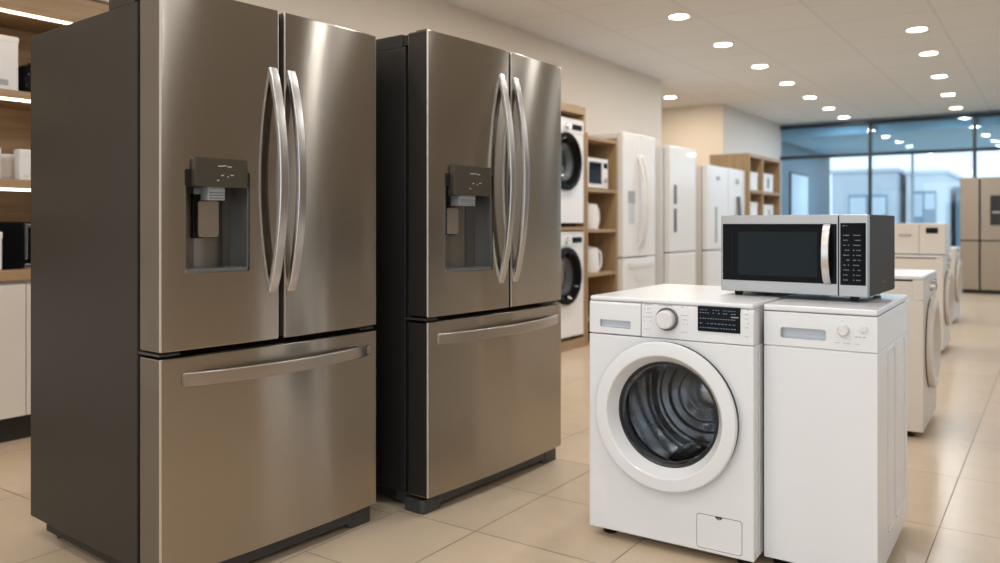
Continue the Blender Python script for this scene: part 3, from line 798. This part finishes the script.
# ---- far oak shelf
T = thing('oak_bookcase', 'far oak cube shelf with white boxes, in front of the glass front', 'shelf', (-3.40, 11.61, 0), 90)
hw = 0.745
for x in (-hw+0.015, -0.125, hw-0.015):
    G().box(x-0.02, x+0.02, 0, 0.55, 0, 2.055, 0.002).build('upright', M['woodv'], T)
for z in (0.08, 0.58, 1.07, 1.565, 2.055):
    G().box(-hw+0.03, hw-0.03, 0.004, 0.54, z-0.045, z-0.0005, 0.002).build('shelf', M['wood'], T)
G().box(-hw+0.03, hw-0.03, 0.53, 0.545, 0.03, 2.03).build('back_panel', M['woodv'], T)
def carton(label, y, z, w, h, d, kind):
    T = thing('white_box', label, 'box', (-3.44, y, z), 90, 'white boxes on the far shelf')
    g = G().box(-w/2, w/2, 0, d, 0, h-0.03, 0.004); g.build('carton', M['white'], T)
    G().box(-w/2-0.004, w/2+0.004, -0.004, d+0.004, h-0.05, h, 0.004).build('lid', M['white2'], T)
    if kind: G().box(-0.04+kind*0.02, 0.05+kind*0.02, -0.004, 0.002, h*0.2, h*0.75, 0.002).build('label_panel', M['dim'] if kind == 1 else M['print'], T)
carton('white box without label on the far oak shelf, upper left compartment', 11.14, 1.565, 0.43, 0.25, 0.32, 0)
carton('white box with a dark panel on the far oak shelf, upper right compartment', 11.83, 1.565, 0.54, 0.26, 0.34, 1)
carton('white box without label on the far oak shelf, lower left compartment', 11.14, 1.07, 0.43, 0.33, 0.32, 0)
carton('white box with a grey panel on the far oak shelf, lower right compartment', 11.86, 1.07, 0.52, 0.31, 0.34, 2)

# ================================================================== beige refrigerator behind the glass
T = thing('beige_refrigerator', 'tall beige steel four-door refrigerator with dark display, at the far right before the glass front', 'refrigerator', (-0.80, 14.85, 0), 0)
G().box(-0.475, 0.475, 0.07, 0.75, 0.04, 1.83, 0.006).build('case', M['dkgrey'], T)
for s in (-1, 1):
    a, b = sorted((s*0.006, s*0.475)); o = -0.2
    if s < 0: a, b = -0.475, o-0.012
    else: a, b = o+0.012, 0.475
    d = G().box(a, b, 0, 0.066, 0.845, 1.84, 0.005).build('door', [M['beige']], T)
    if s > 0:
        q = G().prism(rrect(-0.06, 0.155, 1.08, 1.55, 0.008, 3), 1, -0.004, 0.004).build('display', M['charcoal'], d)
        G().box(-0.03, 0.125, -0.007, 0, 1.27, 1.30).build('dispenser_shelf', M['print'], q)
    G().box(a, b, 0, 0.066, 0.06, 0.825, 0.005).build('lower_door', [M['beige']], T)
G().box(-0.45, 0.45, 0.05, 0.7, 0, 0.045).build('kick_plate', M['black'], T)

# ================================================================== oak display niche at the far left
T = thing('display_shelving', 'oak display shelving with lit shelf edges built into the left wall', 'shelf', (-4.33, 1.52, 0), 90)
hw = 1.03
G().box(-hw, hw, 0.42, 0.44, 0.87, 2.32).build('back_panel', M['wood'], T)
for s in (-1, 1):
    a, b = sorted((s*hw, s*(hw-0.03)))
    G().box(a, b, 0.0, 0.42, 0.87, 2.32, 0.002).build('side_panel', M['woodv'], T)
for (z0, z1) in ((2.175, 2.32), (1.735, 1.775), (1.28, 1.325)):
    s = G().box(-hw+0.03, hw-0.03, 0.0, 0.42, z0, z1, 0.002).build('shelf', M['wood'], T)
    G().box(-hw+0.04, hw-0.04, 0.004, 0.020, z0-0.012, z0-0.0005, 0.003).build('led_strip', M['led'], s)
T = thing('oak_worktop', 'oak worktop over the white base cabinets at the far left', 'worktop', (-4.32, 1.52, 0.815), 90)
G().box(-hw, hw, -0.012, 0.45, 0, 0.052, 0.004).build('board', M['wood'], T)
for i, (a, b, lab) in enumerate(((0.55, 1.29, 'white base cabinet under the oak worktop, cut off by the left edge of the photo'),
                            (1.29, 2.03, 'white base cabinet under the oak worktop, second from the steel refrigerator'),
                            (2.03, 2.54, 'white base cabinet under the oak worktop, closest to the steel refrigerator'))):
    T = thing('base_cabinet', lab, 'cabinet', (-4.32, (a+b)/2, 0), 90, 'white base cabinets')
    w = (b-a)/2
    G().box(-w+0.001, w-0.001, 0.022, 0.44, 0.125, 0.813, 0.001).build('carcass', M['cream'], T)
    G().box(-w+0.002, w-0.002, 0.0, 0.021, 0.128, 0.795, 0.002).build('door', M['cream'], T)
    G().box(-w+0.001, w-0.001, 0.05, 0.40, 0.0, 0.126).build('kick_plate', M['charcoal'], T)
# things on the shelves
def tub(name, label, cat, y0, y1, z, h, d, x=-4.42, lid=True, m=None):
    T = thing(name, label, cat, (x, (y0+y1)/2, z), 90)
    w = (y1-y0)/2
    G().box(-w, w, 0, d, 0, h, 0.008, 3).build('body', m or M['white2'], T)
    if lid: G().box(-w-0.002, w+0.002, -0.002, d+0.002, h-0.03, h+0.004, 0.006).build('lid', M['white2'], T)
    G().box(-w*0.7, w*0.7, -0.002, 0.002, h*0.12, h*0.22, 0.001).build('front_panel', M['greyp'] if name == 'bread_maker' else M['cream'], T)
    return T
tub('bread_maker', 'large white boxy appliance on the upper lit shelf at far left', 'small appliance', 1.70, 2.04, 1.775, 0.285, 0.26)
T = thing('black_kettle', 'black rounded appliance on the upper lit shelf, half hidden by the refrigerator', 'kettle', (-4.53, 2.155, 1.775), 90)
G().lathe([(0, 0), (0.095, 0), (0.1, 0.015), (0.098, 0.10), (0.085, 0.15), (0.05, 0.17), (0, 0.172)], (0, 0, 0), 2, 30).build('body', M['blackgl'], T)
G().lathe([(0.02, 0.165), (0.018, 0.185), (0, 0.187)], (0, 0, 0), 2, 20).build('lid_knob', M['black'], T)
G().sweep([(0.09, 0, 0.13), (0.13, 0, 0.13), (0.14, 0, 0.08), (0.125, 0, 0.03), (0.095, 0, 0.03)], rsec(0.01, 0.007, 0.003), (0, 1, 0)).build('handle', M['black'], T)
tub('storage_canister', 'white canister on the middle lit shelf, at the left edge of the photo', 'canister', 1.83, 1.955, 1.325, 0.158, 0.15)
tub('storage_canister', 'slim cream canister between two white ones on the middle lit shelf', 'canister', 1.985, 2.062, 1.325, 0.135, 0.17, x=-4.50, m=M['cream'])
tub('storage_canister', 'white canister on the middle lit shelf, beside the dark refrigerator side', 'canister', 2.035, 2.17, 1.325, 0.158, 0.06, x=-4.40)
T = thing('coffee_machine', 'black coffee machine with a pale metal spout frame on the oak worktop', 'coffee machine', (-4.40, 2.12, 0.867), 90)
G().box(-0.18, 0.15, 0.02, 0.30, 0.0, 0.245, 0.012, 3).build('body', M['blackgl'], T)
G().box(-0.06, 0.10, 0.012, 0.025, 0.215, 0.235, 0.003).box(-0.06, -0.045, 0.0, 0.025, 0.05, 0.235, 0.003).box(-0.03, 0.10, -0.005, 0.025, 0.12, 0.135, 0.003).build('spout_frame', M['handle'], T)
G().box(-0.075, 0.12, -0.03, 0.03, 0.0, 0.028, 0.004).build('drip_tray', M['handle'], T)
tub('storage_canister', 'white canister on the oak worktop, left of the black coffee machine', 'canister', 1.78, 1.935, 0.867, 0.19, 0.16, x=-4.36)

# ================================================================== daylight and camera
w = bpy.data.worlds.new('World'); sc.world = w; w.use_nodes = True
bg = w.node_tree.nodes['Background']
bg.inputs['Color'].default_value = (0.83, 0.915, 1.0, 1); bg.inputs['Strength'].default_value = 1.95

cam = bpy.data.cameras.new('camera'); co = bpy.data.objects.new('camera', cam); COL.objects.link(co)
co.location = (0, 0, 1.10); co.rotation_euler = (PI/2, 0, math.radians(34.5))
cam.sensor_width = 36; cam.lens = 36*0.8097
cam.shift_y = -(281.5-224.03)/1000.0
cam.dof.use_dof = True; cam.dof.focus_distance = 2.5; cam.dof.aperture_fstop = 2.3
sc.camera = co
sc.view_settings.view_transform = 'Standard'
sc.view_settings.look = 'None'
sc.view_settings.gamma = 1.0
sc.view_settings.use_curve_mapping = False
sc.view_settings.exposure = 0.0
